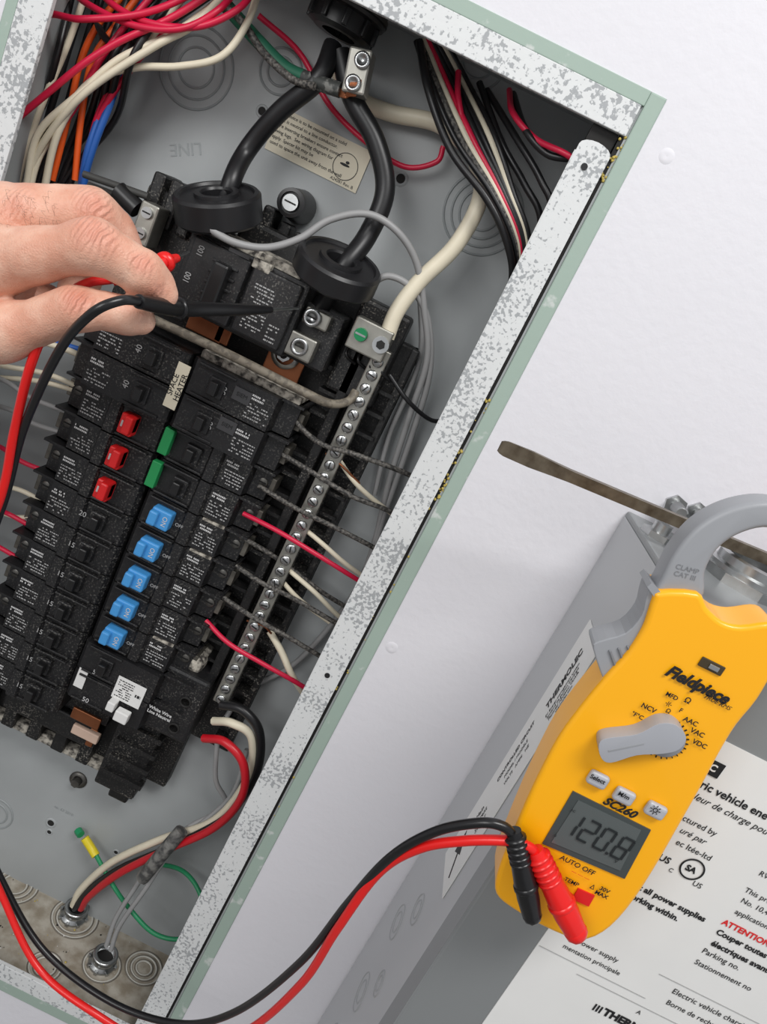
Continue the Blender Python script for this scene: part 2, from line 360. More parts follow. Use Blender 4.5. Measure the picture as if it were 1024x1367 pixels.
# ---------------- breakers
def dashes(mb, x0, x1, z0, z1, h, rows, m=INKD, dens=.8, th=.22, ln=(.0008, .0028), gap=.0006):
    for r in range(rows):
        z = z0+(z1-z0)*(r+.5)/rows; x = x0
        while x < x1:
            L = random.uniform(*ln)
            if random.random() < dens: 
                xe = min(x+L, x1); q = (z1-z0)/rows*th
                mb.add([V(x, z-q, h), V(xe, z-q, h), V(xe, z+q, h), V(x, z+q, h)], [[0, 1, 2, 3]], m)
            x += L+gap
PITCH = .0291
def rowz(r): return -.2616-PITCH*r
def breaker(side, r, poles=1, handle=None, num='15', kind=0, L=None, lift=0):
    mb = MB()
    xi = -.1765 if side > 0 else -.1795
    Lr = .086 if L is None else L
    X = lambda t: xi+side*t
    for k in range(poles):
        zc = rowz(r+k); hw = .0139
        pr = [(0, -.082), (0, -.043), (.003, -.039), (.036, -.037), (.038, -.034), (.046, -.034), (.048, -.038), (.070, -.039), (.072, -.050), (Lr, -.052), (Lr, -.082)]
        if kind == 1: pr = [(0, -.082), (0, -.036), (.003, -.033), (.040, -.032), (.070, -.032), (.072, -.045), (Lr, -.047), (Lr, -.082)]
        poly = [V(X(t), zc-hw, h+lift) for t, h in pr]
        mb.prism(poly, (0, 0, 2*hw), BLK)
        ht = (-.036 if kind == 0 else -.0325)+lift
        mb.ab(X(.006), X(.036), zc+hw-.003, zc+hw-.001, -.05+lift, ht+.002, BLK, .0006)
        mb.ab(X(.006), X(.036), zc-hw+.001, zc-hw+.003, -.05+lift, ht+.002, BLK, .0006)
        hx = .021
        if handle is BLUE:
            mb.ab(X(hx-.0085), X(hx+.0085), zc-.0080, zc+.0080, ht-.004, ht+.008, BLUE, .0015)
            mb.ab(X(hx-.0085), X(hx-.001), zc-.0062, zc+.0062, ht-.002, ht+.013, BLUE, .0016)
        elif handle is REDH:
            hx = .027
            mb.ab(X(hx-.006), X(hx+.006), zc-.0085, zc+.0085, ht-.004, ht+.008, REDH, .0015)
            mb.ab(X(hx-.006), X(hx+.001), zc-.006, zc+.009, ht-.002, ht+.014, REDH, .0015)
            mb.ab(X(hx+.002), X(hx+.004), zc-.0025, zc+.0025, ht+.008, ht+.0084, INK)
        elif not (L and k == 1):
            hx = .024
            mb.ab(X(hx-.0065), X(hx+.0065), zc-.0075, zc+.0075, ht-.004, ht+.003, BLK, .001)
            mb.ab(X(hx-.004), X(hx+.003), zc-.0055, zc+.0055, ht, ht+.010, BLKC, .0012)
        if handle is GRNH:
            mb.ab(X(-.002), X(.006), zc-.010, zc+.012, ht-.003, ht+.0045, GRNH, .0008)
        a, c2 = sorted((X(.050), X(.068)))
        if not L:
            hp = (-.0375 if kind == 0 else -.0315)+lift+.0002
            dashes(mb, a, c2, zc-.011, zc+.002, hp, 5, INKD, .72, .2, (.0006, .0022))
            dashes(mb, a, a+.011, zc+.004, zc+.009, hp, 2, INK, .9, .3, (.0007, .0012), .0004)
        mb.ab(X(.070), X(Lr+.003), zc+hw-.002, zc+hw, -.08+lift, -.040+lift, BLK)
        mb.ab(X(.073), X(Lr+.004), zc-.008, zc+.006, -.075+lift, -.053+lift, DALU, .0006)
        c = V(X(.080), zc, -.053+lift)
        mb.lathe(c, (0, -1, 0), [(.0045, 0), (.0045, .0015), (.0035, .0022), (.0001, .0023)], DMETAL, 16)
        mb.box(c+Vector((0, -.0024, 0)), (.006, .0005, .0011), DARK)
        if random.random() < .35 and side > 0:
            mb.ab(X(.050), X(.069), zc+hw-.0020, zc+hw+.0002, -.06, -.0378+lift, DUST, .0006)
    zc = rowz(r+(poles-1)/2)
    o = mb.done('circuit_breaker')
    for k in range(poles):
        z = rowz(r+k)
        if num: text(num, V(X(.0365 if side < 0 else .030), z+.001, -.0332 if kind == 0 else -.0310+lift), .0064, INKD, o, rot=0 if kind == 0 else 90)
        if handle is BLUE:
            text('OFF', V(X(.036), z, -.0335), .0040, INKD, o, rot=0)
            text('NO', V(X(hx+.0045), z, -.0277), .0055, INK, o, rot=90)
    return o
breaker(-1, -4, 2, None, '40', 1, lift=.006)
for r in (-2, -1, 0): breaker(-1, r, 1, REDH, '')
breaker(-1, 1, 1, None, '20')
for r in range(2, 8): breaker(-1, r, 1, None, '15')
top = breaker(1, -4, 2, None, '30', 1, lift=.004)
for r in (-2, -1): breaker(1, r, 1, GRNH, '')
for r in range(5): breaker(1, r, 1, BLUE, '')
bot = breaker(1, 5, 2, None, '', 1, L=.095)
g = MB()
c = at(236, 515, -.0262); g.box(c, (.010, .0006, .036), PAPER)
g.ab(-.175, -.092, rowz(-4)+.0139, rowz(-4)+.020, -.08, -.036, DUST, .001)
g.tube(wpts([(203, 425, -.03), (300, 470, -.028), (400, 520, -.03), (440, 538, -.04), (465, 535, -.05), (475, 522, -.055)]), .0034, mat('taped_wire', (104, 97, 86), .6, col2=(132, 124, 110), vscale=200, thr=.5), 10)
for (px, py) in ((323, 528), (303, 568)):
    c = at(px, py, -.0265); g.box(c, (.014, .0006, .010), mat('grey_ink_patch', (62, 62, 64), .5))
g.done('breaker_label', top)
text('SPACE\nHEATER', at(236, 515, -.0258), .006, KINK, top, rot=90, bold=.01)
text('SIEM', at(323, 528, -.026), .0045, KINK, top); text('SIEM', at(303, 568, -.026), .0045, KINK, top)
g = MB()
c = at(172, 924, -.0308); g.box(c, (.026, .0006, .022), WLAB); dashes(g, c.x-.011, c.x+.003, c.z-.009, c.z+.009, -.0303, 8, KINK, .8, .2, (.0008, .003), .0006)
dashes(g, c.x+.006, c.x+.011, c.z-.002, c.z+.002, -.0303, 1, KINK, 1, .35)
c = at(108, 905, -.0320); g.box(c, (.0085, .0008, .019), WLAB, .0002)
c = at(150, 940, -.026); g.box(c, (.007, .010, .009), WLAB, .001)
c = at(163, 955, -.024); g.box(c, (.012, .008, .010), WLAB, .001)
g.ab(-.110, -.066, rowz(6)-.018, rowz(5)+.020, -.088, -.046, BLK, .003)
g.ab(-.112, -.08, rowz(5)+.016, rowz(5)+.034, -.088, -.052, DUST, .006)
for k in (5, 6):
    c = V(-.080, rowz(k)-.006, -.0455); g.lathe(c, (0, -1, 0), [(.0055, 0), (.0052, .001), (.004, .0011), (.004, -.0005), (.0001, -.0005)], DARK, 16)
g.done('breaker_sleeve', bot)
tx('White Wire\nLine Neutral', 213, 952, -.0300, 5.5, INK, bot, bold=.02)
tx('50', 128, 898, -.0308, 8, INK, bot); tx('50', 114, 934, -.0308, 8, INK, bot)

# main breaker
m_ = MB()
mx0, mx1, mz0, mz1 = -.212, -.118, -.104, -.048
m_.ab(mx0, mx1, mz0, mz1, -.085, -.032, BLK, .002)
m_.ab(mx0+.006, mx0+.050, mz0+.003, mz1-.003, -.04, -.024, BLK, .0015)
m_.ab(mx0+.052, mx1-.004, mz0+.003, mz1-.003, -.04, -.027, BLK, .0015)
m_.ab(mx0+.028, mx0+.040, mz0+.012, mz1-.012, -.03, -.014, BLKC, .002)
for i in range(5): m_.ab(mx0+.024, mx0+.044, mz0+.010+.008*i, mz0+.012+.008*i, -.03, -.0225, BLK, .0005)
m_.ab(mx0+.01, mx1-.01, mz1-.001, mz1+.006, -.08, -.035, DUST, .001)
m_.ab(mx0+.05, mx1-.03, mz1-.006, mz1+.001, -.04, -.0262, DUST, .001)
m_.ab(mx1-.002, mx1+.030, mz0, mz1-.012, -.085, -.045, BLK, .002)
m_.ab(mx1+.002, mx1+.022, mz0+.030, mz1-.014, -.06, -.036, ALU, .0015)
m_.ab(mx1-.002, mx1+.020, mz0+.004, mz0+.022, -.06, -.034, ALU, .0015)
for zz in (mz0+.013, mz1-.020):
    c = V(mx1+.009, zz, -.034); m_.lathe(c, (0, -1, 0), [(.0068, 0), (.0065, .002), (.004, .0022), (.004, 0), (.0001, 0)], METAL, 20); m_.box(c+Vector((0, -.0005, 0)), (.007, .0005, .001), DARK)
dashes(m_, mx0+.058, mx0+.074, mz0+.008, mz1-.014, -.0265, 14, INKD, .75, .2)
dashes(m_, mx0+.078, mx1-.008, mz0+.006, mz0+.020, -.0265, 5, INKD, .6, .2)
c = at(317, 345, -.026); m_.box(c, (.016, .0006, .010), mat('grey_ink_patch', (62, 62, 64), .5))
mo = m_.done('main_circuit_breaker')
tx('100', 268, 335, -.0232, 8.5, INKD, mo, rot=90, sx=.8); tx('100', 250, 370, -.0232, 8.5, INKD, mo, rot=90, sx=.8)
tx('SIEM', 317, 347, -.0254, 6, KINK, mo, bold=.02); tx('SIEMENS', 292, 388, -.0262, 6, INK, mo, rot=90)

# ---------------- neutral bar
n = MB()
n.ab(-.0605, -.0475, -.405, -.068, -.066, -.054, ALU, .0008)
for i in range(30):
    z = -.078-.0111*i; c = V(-.054, z, -.054)
    n.lathe(c, (0, -1, 0), [(.0044, 0), (.0044, .0014), (.0036, .0022), (.0001, .0023)], METAL, 14)
    n.box(c+Vector((0, -.0024, 0)), (.0055, .0005, .0010), DARK, M=Matrix.Rotation(random.uniform(0, 3.1), 4, 'Y'))
    n.cyl(V(-.0475, z, -.060), V(-.0470, z, -.060), .003, .003, DARK, 12)
c = at(495, 452, -.05)
n.box(c, (.030, .018, .024), ALU, .0012)
n.cyl(at(508, 460, -.041), at(508, 460, -.039), .0062, .0062, METAL, 20); n.cyl(at(508, 460, -.039), at(508, 460, -.0385), .0035, .0035, DARK, 6)
c2 = at(482, 446, -.041); n.cyl(c2, c2+Vector((0, -.003, 0)), .0052, .0048, mat('green_screw', (40, 140, 90), .3, .5), 18); n.box(c2+Vector((0, -.0032, 0)), (.008, .0005, .0014), METAL)
n.done('neutral_bus_bar')

# ---------------- current transformers
def imgv(dx, up, tow): return (CR*dx+CU*up-L0*tow).normalized()
def ct(px, py, h, ax, R, T):
    k = MB(); c = at(px, py, h); ri = .0105
    k.lathe(c, ax, [(ri, -T), (R-.002, -T), (R, -T+.002), (R, -.002), (R-.0018, 0), (R-.0045, 0), (R-.0055, -.0018), (ri+.0055, -.0018), (ri+.005, .0006), (ri+.001, .0006), (ri, -.001), (ri, -T)], mat('ct_plastic', (30, 30, 32), .38, bump=.05), 56, sharp=True)
    return k.done('current_transformer')
ct(289, 256, -.028, imgv(.02, .80, .62), .031, .020)
ct(456, 345, -.028, imgv(.40, .70, .60), .031, .017)

# ---------------- service cables / hub
h_ = MB()
c = at(450, 50, -.055)
h_.lathe(c+Vector((0, 0, .02)), (0, 0, -1), [(.026, -.012), (.028, .002), (.027, .004), (.023, .005), (.023, .016), (.018, .018), (.012, .018)], BLKC, 40, sharp=True)
h_.lathe(c+Vector((0, 0, .02)), (0, 0, -1), [(.0285, -.002), (.0285, .001)], DMETAL, 40)
for i in range(10):
    a = i*math.pi/5; h_.box(c+Vector((math.cos(a)*.0235, math.sin(a)*.0235, .010)), (.004, .004, .011), BLKC, .0008, M=Matrix.Rotation(a, 4, 'Z'))
h_.done('conduit_locknut')
s = MB()
s.tube(wpts([(445, 60, -.06), (425, 105, -.05), (372, 150, -.055), (330, 200, -.06), (308, 245, -.045), (296, 300, -.05), (330, 360, -.06)]), .0068, WBLK, 14)
s.tube(wpts([(455, 70, -.06), (470, 130, -.055), (502, 190, -.055), (514, 255, -.055), (490, 315, -.05), (456, 360, -.04), (435, 400, -.05), (410, 425, -.055)]), .0072, WBLK, 14)
s.tube(wpts([(440, 70, -.085), (470, 125, -.09), (520, 150, -.09), (585, 165, -.085), (630, 205, -.075), (642, 260, -.065), (610, 325, -.06), (560, 375, -.055), (530, 415, -.05), (516, 450, -.048)]), .0060, WWHT, 14)
s.done('service_entrance_cable')
gl = MB()
c = at(479, 98, -.045); Mr = Matrix.Rotation(math.radians(-12), 4, 'Y')
gl.box(c, (.016, .016, .028), mat('lug_aluminium', (176, 174, 166), .45, .7, var=.3, vscale=90), .0015, M=Mr)
for dz in (.007, -.008):
    q = c+Vector((.001, -.008, dz)); gl.lathe(q, (0, -1, 0), [(.0055, 0), (.0055, .002), (.003, .0022), (.003, .0005), (.0001, .0005)], METAL, 18)
gl.tube(wpts([(300, 5, -.06), (345, 55, -.06), (380, 90, -.055), (410, 105, -.05)]), .0050, mat('dark_green_jacket', (40, 110, 84), .5, var=.3), 12)
gl.tube(wpts([(270, -20, -.06), (320, 25, -.05), (352, 70, -.05), (390, 105, -.045), (420, 115, -.04)]), .0026, WBLKD, 10)
gl.tube(wpts([(405, 103, -.05), (430, 112, -.047), (455, 120, -.045)]), .005, mat('worn_black_jacket', (60, 62, 60), .6, col2=(120, 120, 116), vscale=200, thr=.45), 12)
for k in range(6): gl.tube(wpts([(450, 116+2*k, -.045), (462, 122+1.5*k, -.042), (470, 118+k, -.044)]), .0008, COPPER, 6)
for k in range(7): gl.tube(wpts([(462+2*k, 128, -.040), (468+2*k, 112, -.037), (475+2*k, 98, -.040)]), .0008, COPPER, 6)
gl.done('grounding_lug')

# ---------------- branch wires
def bundle(name, wires, jitter=.0):
    k = MB()
    for (m, r, pts) in wires: k.tube(wpts(pts), r, m, 8, 8)
    return k.done(name)
R1 = .0021
tl = []
def W(l, m, *pts, r=R1): l.append((m, r, list(pts)))
W(tl, WRED, (310, -30, -.05), (235, 20, -.035), (150, 60, -.03), (80, 110, -.03), (-20, 205, -.04), (-40, 300, -.05), r=.0024)
W(tl, WRED, (290, -25, -.05), (200, 15, -.03), (110, 25, -.025), (60, 20, -.03), (20, 60, -.04), (-40, 160, -.05), r=.0023)
W(tl, WRED, (215, -20, -.05), (140, 70, -.04), (95, 150, -.045), (50, 210, -.05), (20, 330, -.06), r=.0023)
W(tl, WRED, (345, -25, -.05), (320, 10, -.035), (265, 35, -.03), (200, 30, -.03), (150, 5, -.04), (120, -30, -.05), r=.0023)
W(tl, WRED, (325, -25, -.05), (290, 14, -.033), (240, 38, -.028), (175, 32, -.03), (110, 0, -.04), (90, -30, -.05), r=.0023)
W(tl, WRED, (300, -30, -.06), (215, 45, -.05), (165, 105, -.05), (130, 160, -.055), (110, 230, -.06), r=.0023)
W(tl, WWHT, (350, -30, -.06), (330, 30, -.045), (295, 75, -.04), (240, 88, -.04), (180, 90, -.04), (120, 110, -.04), (75, 170, -.045), (45, 230, -.05), (30, 330, -.06), r=.0026)
W(tl, WWHT, (330, -30, -.06), (240, 40, -.04), (150, 85, -.035), (85, 160, -.04), (60, 250, -.05), (50, 350, -.06), r=.0027)
W(tl, WWHT, (265, -30, -.06), (190, 60, -.04), (100, 130, -.035), (50, 180, -.04), (35, 250, -.05), r=.0026)
W(tl, WWHT, (320, -30, -.055), (262, 30, -.038), (205, 62, -.032), (120, 118, -.032), (68, 175, -.04), (38, 235, -.05), (20, 330, -.06), r=.0026)
W(tl, WWHT, (90, -25, -.05), (62, 60, -.05), (45, 130, -.05), (20, 185, -.055), (0, 250, -.06), r=.0027)
W(tl, WWHT, (120, -25, -.055), (90, 60, -.052), (60, 130, -.052), (35, 200, -.055), (20, 260, -.06), r=.0024)
W(tl, WORG, (200, -25, -.06), (150, 40, -.05), (122, 85, -.05), (108, 160, -.055), (100, 240, -.06), r=.0024)
W(tl, WORG, (185, -25, -.06), (140, 20, -.05), (110, 75, -.052), (90, 160, -.055), (70, 240, -.06), r=.0024)
W(tl, WBLU, (215, -20, -.07), (175, 60, -.06), (150, 130, -.055), (125, 195, -.055), (112, 245, -.06), (110, 300, -.07), r=.0028)
W(tl, WBLU, (200, -20, -.07), (160, 80, -.062), (135, 150, -.056), (115, 210, -.056), (105, 280, -.07), r=.0028)
W(tl, WRED, (190, 20, -.07), (150, 110, -.056), (125, 170, -.056), (112, 250, -.07))
for i, (x0, x1, x2) in enumerate(((140, 105, 68), (160, 128, 92), (120, 85, 50), (75, 30, 5), (178, 140, 100), (100, 72, 30), (230, 150, 80), (55, 12, -10), (210, 160, 112), (250, 175, 100))):
    W(tl, WBLK, (x0, -25, -.06), (x1+5, 70, -.06+.003*i), (x1-22, 160, -.065), (x2-20, 250, -.07), (x2-30, 340, -.075), r=.0026)
W(tl, WBLK, (300, -20, -.06), (225, 30, -.05), (160, 60, -.045), (130, 30, -.05), (140, -20, -.06), r=.0026)
bundle('branch_wire_bundle', tl)
tr = []
for i in range(8):
    o = i*7
    m = (WBLK, WBLKD, WWHT, WRED, WBLK, WBLK, WWHT, WBLK)[i]
    W(tr, m, (556+o*.7, 55-i, -.075), (575+o, 110, -.06-.003*i), (608+o*1.1, 185, -.05), (655+o*.6, 255, -.045), (682+o*.45, 310, -.045), (690+o*.3, 350, -.05), (680+o*.3, 400, -.07), r=.0023)
W(tr, WBLK, (560, 55, -.07), (572, 120, -.05), (602, 200, -.045), (650, 265, -.04), (676, 320, -.042), (684, 370, -.05), (670, 420, -.07), r=.0028)
W(tr, WBLK, (650, 120, -.08), (690, 185, -.05), (722, 240, -.04), (735, 290, -.04), (700, 400, -.06), r=.0024)
W(tr, WBLK, (640, 110, -.08), (670, 190, -.055), (700, 245, -.05), (722, 300, -.05), (700, 400, -.07), r=.0024)
W(tr, WRED, (680, 120, -.07), (685, 150, -.04), (715, 185, -.03), (760, 208, -.02), (790, 240, -.03))
W(tr, WBLK, (685, 125, -.07), (700, 170, -.035), (730, 205, -.028), (770, 215, -.025), (800, 245, -.03), r=.0025)
W(tr, WRED, (612, 95, -.07), (612, 130, -.06), (625, 180, -.055), (660, 230, -.055), (700, 330, -.06))
W(tr, WRED, (345, 20, -.07), (400, 70, -.085), (440, 140, -.085), (490, 190, -.085), (540, 222, -.085), (582, 216, -.085), (592, 195, -.085), r=.0021)
bundle('branch_wire_bundle', tr)
rb = []
W(rb, WBLKD, (385, 552, -.048), (425, 590, -.045), (480, 608, -.045), (550, 635, -.055), (600, 665, -.08))
W(rb, WBLKD, (360, 596, -.048), (420, 632, -.045), (470, 662, -.045), (526, 685, -.055), (570, 720, -.08))
W(rb, WBLKD, (345, 648, -.048), (395, 678, -.045), (450, 705, -.05), (502, 732, -.055), (550, 760, -.08))
W(rb, WRED, (325, 685, -.048), (370, 708, -.043), (420, 738, -.045), (480, 775, -.055), (530, 805, -.08))
W(rb, WBLKD, (315, 755, -.048), (350, 778, -.045), (395, 800, -.05), (450, 832, -.055), (500, 860, -.08))
W(rb, WBLKD, (298, 797, -.048), (340, 825, -.045), (385, 850, -.05), (432, 878, -.055), (480, 905, -.08))
W(rb, WRED, (275, 828, -.048), (305, 858, -.042), (350, 885, -.045), (408, 918, -.055), (450, 950, -.08))
W(rb, WBLKD, (320, 715, -.05), (370, 745, -.06), (430, 790, -.065), (480, 820, -.08))
W(rb, WWHT, (400, 700, -.06), (430, 725, -.055), (465, 755, -.06), (510, 785, -.08))
W(rb, WWHT, (385, 760, -.06), (420, 790, -.055), (450, 820, -.065), (480, 840, -.08))
W(rb, WWHT, (450, 610, -.06), (480, 650, -.06), (530, 690, -.075), (560, 705, -.08))
W(rb, WWHT, (360, 842, -.058), (376, 870, -.055), (392, 905, -.055), (420, 945, -.08), r=.003)
W(rb, COPPER, (330, 828, -.058), (352, 835, -.052), (362, 845, -.055), r=.001)
W(rb, COPPER, (435, 605, -.058), (455, 620, -.055), (480, 645, -.06), r=.001)
W(rb, WWHT, (372, 770, -.06), (400, 800, -.062), (440, 830, -.07))
W(rb, WBLK, (520, 500, -.06), (545, 535, -.06), (575, 560, -.07), (600, 560, -.08), r=.0018)
bundle('branch_wire_bundle', rb)
gy = []
W(gy, WGRY, (258, 280, -.012), (275, 300, -.008), (310, 322, -.010), (355, 330, -.018), (400, 318, -.025), (440, 293, -.03), (490, 285, -.035), (530, 308, -.04), (556, 350, -.05), (566, 410, -.06), (570, 480, -.07), (545, 560, -.08), (520, 640, -.085), (495, 740, -.09), (450, 850, -.09), r=.0026)
W(gy, WGRY, (495, 378, -.05), (520, 368, -.05), (550, 385, -.055), (572, 430, -.065), (573, 500, -.075), (550, 580, -.085), (515, 680, -.088), (480, 780, -.09), (400, 880, -.09), (330, 920, -.09), (300, 960, -.08), r=.0026)
W(gy, WGRY, (560, 380, -.08), (560, 480, -.085), (520, 580, -.09), (500, 660, -.09), r=.0022)
W(gy, WGRY, (290, 985, -.07), (288, 1040, -.07), (300, 1075, -.075), (250, 1105, -.065), (212, 1140, -.06), (180, 1185, -.055), (155, 1225, -.052), (142, 1262, -.048), r=.0024)
W(gy, WGRY, (330, 1000, -.07), (310, 1060, -.07), (262, 1105, -.062), (225, 1140, -.057), (195, 1185, -.052), (160, 1235, -.05), (148, 1268, -.047), r=.0024)
bundle('control_cable', gy)
fd = []
W(fd, WRED2, (272, 985, -.045), (300, 990, -.035), (325, 1020, -.032), (322, 1065, -.035), (285, 1105, -.045), (220, 1135, -.055), (160, 1165, -.065), (120, 1195, -.08), (108, 1212, -.087), r=.0038)
W(fd, WWHT, (285, 962, -.05), (310, 965, -.042), (336, 985, -.045), (330, 1040, -.05), (285, 1095, -.058), (215, 1120, -.065), (150, 1150, -.075), (110, 1185, -.083), (98, 1208, -.087), r=.0038)
W(fd, WBLK, (295, 940, -.05), (325, 948, -.045), (347, 980, -.045), (340, 1035, -.05), (300, 1090, -.055), (230, 1130, -.06), (160, 1160, -.072), (118, 1190, -.082), (100, 1212, -.087), r=.0042)
bundle('feeder_wire', fd)
gr = []
W(gr, WGRN, (125, 1135, -.085), (150, 1180, -.075), (175, 1215, -.06), (205, 1245, -.055), (240, 1253, -.055), (268, 1235, -.06), (268, 1195, -.07), (240, 1160, -.085), (180, 1150, -.09), r=.0022)
W(gr, YLW, (113, 1118, -.088), (122, 1132, -.086), (128, 1142, -.083), r=.0042)
W(gr, WGRN, (104, 1108, -.094), (108, 1114, -.09), r=.004)
W(gr, mat('sheath_grey', (120, 119, 115), .6, col2=(62, 62, 62), vscale=160, thr=.5, tw=.12), (243, 1108, -.050), (220, 1135, -.045), (190, 1172, -.045), r=.0066)
bundle('bonding_wire', gr)
ls = []
W(ls, WWHT, (-60, 455, -.08), (40, 455, -.05), (85, 465, -.05), (125, 482, -.055), r=.0024)
W(ls, WBLU, (-60, 440, -.08), (60, 455, -.055), (120, 470, -.058), r=.0024)
W(ls, WWHT, (-60, 470, -.08), (0, 487, -.055), (60, 498, -.05), (110, 518, -.055))
W(ls, WWHT, (-60, 500, -.08), (20, 505, -.055), (60, 510, -.052), (105, 522, -.055))
W(ls, WGRY, (-60, 530, -.08), (10, 545, -.055), (45, 565, -.052), (85, 578, -.055))
W(ls, WRED, (-60, 570, -.08), (0, 596, -.055), (30, 616, -.052), (65, 630, -.055))
W(ls, WWHT, (-60, 620, -.08), (0, 645, -.055), (30, 655, -.052), (55, 668, -.055))
W(ls, WRED, (-60, 650, -.08), (0, 680, -.055), (20, 690, -.052), (42, 703, -.055))
W(ls, WWHT, (-60, 660, -.08), (0, 683, -.056), (25, 690, -.055), (50, 688, -.055))
W(ls, WRED, (-60, 700, -.08), (-10, 725, -.055), (25, 745, -.055))
W(ls, WGRY, (-60, 490, -.08), (0, 505, -.055), (40, 530, -.052), (90, 550, -.055))
bundle('branch_wire_bundle', ls)

def conn(px, py):
    k = MB(); c = atZ(px, py, IZ0)
    k.lathe(c, (0, 0, 1), [(.014, 0), (.014, .003), (.011, .004), (.011, .010), (.0125, .011), (.0125, .013), (.0085, .013), (.0085, .001)], METAL, 28)
    for i in range(8):
        a = i*math.pi/4; k.box(c+Vector((math.cos(a)*.0142, math.sin(a)*.0142, .002)), (.003, .0035, .004), METAL, .0005, M=Matrix.Rotation(a, 4, 'Z'))
    k.cyl(c, c+Vector((0, 0, .008)), .008, .008, DARK, 16)
    return k.done('cable_connector')
conn(98, 1222); conn(136, 1285)

# ---------------- ev charger enclosure
BX, BZ, BH = .150, -.0855, .150
ev = MB()
ev.ab(BX, BX+.36, BZ-.62, BZ, .0, BH, EVG, .0015)
ev.ab(BX-.0008, BX+.001, BZ-.62, BZ-.002, BH-.022, BH-.0005, EVG, .0004)
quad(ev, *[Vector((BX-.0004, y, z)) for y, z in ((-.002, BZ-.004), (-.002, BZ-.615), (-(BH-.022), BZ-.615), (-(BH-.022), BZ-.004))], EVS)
evo = ev.done('ev_charger_enclosure')
lab = MB()
c0 = at(690, 1300, BH+.0006); c1 = at(960, 985, BH+.0006)
lab.ab(c0.x, c0.x+.24, c0.z-.045, c1.z, BH, BH+.0006, WLAB)
labo = lab.done('rating_label', evo)
HL = BH+.0010
T = lambda s_, px, py, cap, m=KINK, **k: tx(s_, px, py, HL, cap, m, labo, al='LEFT', **k)
lk = MB(); c = at(952, 1025, HL); lk.box(c, (.010, .0004, .009), KINK); lk.done('logo_block', labo)
tx('C', 952, 1025, HL+.0006, 11, WLAB, labo, bold=.03); T('ric vehicle ene', 936, 1046, 13, bold=.02); T('leur de charge pou', 927, 1062, 11, shear=.25)
T('ctured by', 912, 1091, 10); T('uré par', 908, 1107, 10, shear=.25); T('ec ltée-ltd', 903, 1123, 10)
T('US', 880, 1143, 11, bold=.02); T('C', 893, 1160, 7); T('US', 925, 1178, 9)
T('ING', 843, 1168, 9, REDH, bold=.02); T('nect all power supplies', 838, 1176, 10, bold=.03); T('working within.', 836, 1192, 10, bold=.03)
T('Power supply', 772, 1256, 9); T('mentation principale', 752, 1262, 8.5)
T('RV', 1014, 1165, 9); T('This pro', 995, 1187, 9); T('No. 10,4', 990, 1201, 9); T('application', 982, 1216, 9)
T('ATTENTION', 965, 1230, 10, REDH, bold=.03); T('Couper toutes a', 957, 1243, 10, bold=.03); T('électriques avant', 950, 1258, 10, bold=.03)
T('Parking no.', 938, 1268, 10); T('Stationnement no', 928, 1283, 9.5)
T('Electric vehicle charging', 898, 1322, 10); T('Borne de recharge', 890, 1337, 9.5); T('A', 850, 1350, 8)
T('THERM', 806, 1350, 14, bold=.05)
lk = MB(); c = at(924, 1160, HL)
lk.lathe(c, (0, -1, 0), [(.0060, 0), (.0060, .0002), (.0070, .0002), (.0070, 0)], KINK, 30)
for i in range(3): c = at(794+4*i, 1344+2*i, HL); lk.box(c, (.0010, .0003, .005), KINK)
for (a_, b_) in (((770, 1300), (1010, 1420)), ((720, 1262), (905, 1350)), ((880, 1300), (1050, 1380))):
    q0 = at(*a_, HL); lk.ab(q0.x, q0.x+.07, q0.z-.0002, q0.z+.0002, HL-.0002, HL, INKD)
lk.done('logo_graphic', labo)
T('SA', 916, 1157, 10, bold=.04)
sl = MB()
sl.box(Vector((BX-.0010, -.082, -.252)), (.0006, .044, .205), WLAB)
slo = sl.done('side_label', evo)
EX, EY = (0, 0, 1), (0, 1, 0)
def S(s_, z, hh, size, m=KINK, **k): return text(s_, Vector((BX-.0015, -hh, z)), size, m, slo, ex=EX, ey=EY, **k)
S('THERMOLEC', -.186, .080, .0080, bold=.035)
for i, l in enumerate(['EV Energy management system', 'Système de gestion d\'énergie', 'Montréal (Québec) Canada', 'thermolec.com']): S(l, -.190, .088+.0036*i, .0034)
S('CONTROLLED CIRCUIT', -.250, .074, .0048, bold=.02); S('MODEL / MODÈLE', -.250, .082, .004); S('VOLTS   AMPS   HZ', -.250, .089, .004)
S('Main\nCurrent\nSensor', -.30, .084, .0058)
ar = MB(); ar.prism([Vector((BX-.0014, -.074, -.320)), Vector((BX-.0014, -.088, -.330)), Vector((BX-.0014, -.076, -.338))], (-.0002, 0, 0), KINK)
ar.box(Vector((BX-.0014, -.088, -.339)), (.0003, .018, .002), KINK, M=Matrix.Rotation(.8, 4, 'X'))
ar.done('arrow', slo)
kn = MB()
for z, hh, rr in ((-.40, .07, .011), (-.44, .045, .013), (-.46, .085, .009), (-.50, .06, .014), (-.56, .06, .014)):
    for q in (1, .6): kn.lathe(Vector((BX-.0003, -hh, z)), (-1, 0, 0), [(rr*q-.0007, 0), (rr*q-.0003, .0007), (rr*q+.0003, .0007), (rr*q+.0007, 0)], mat('side_rim', (160, 162, 164), .4), 36)
kn.done('knockout', evo)
cf = MB()
cc = atZ(990, 780, BZ)
cf.cyl(cc, cc+Vector((0, 0, .006)), .030, .030, METAL, 8, smooth=False)
cf.lathe(cc, (0, 0, 1), [(.026, .006), (.026, .009), (.022, .010), (.022, .015), (.018, .016), (.018, .004), (.0001, .004)], METAL, 32, sharp=True)
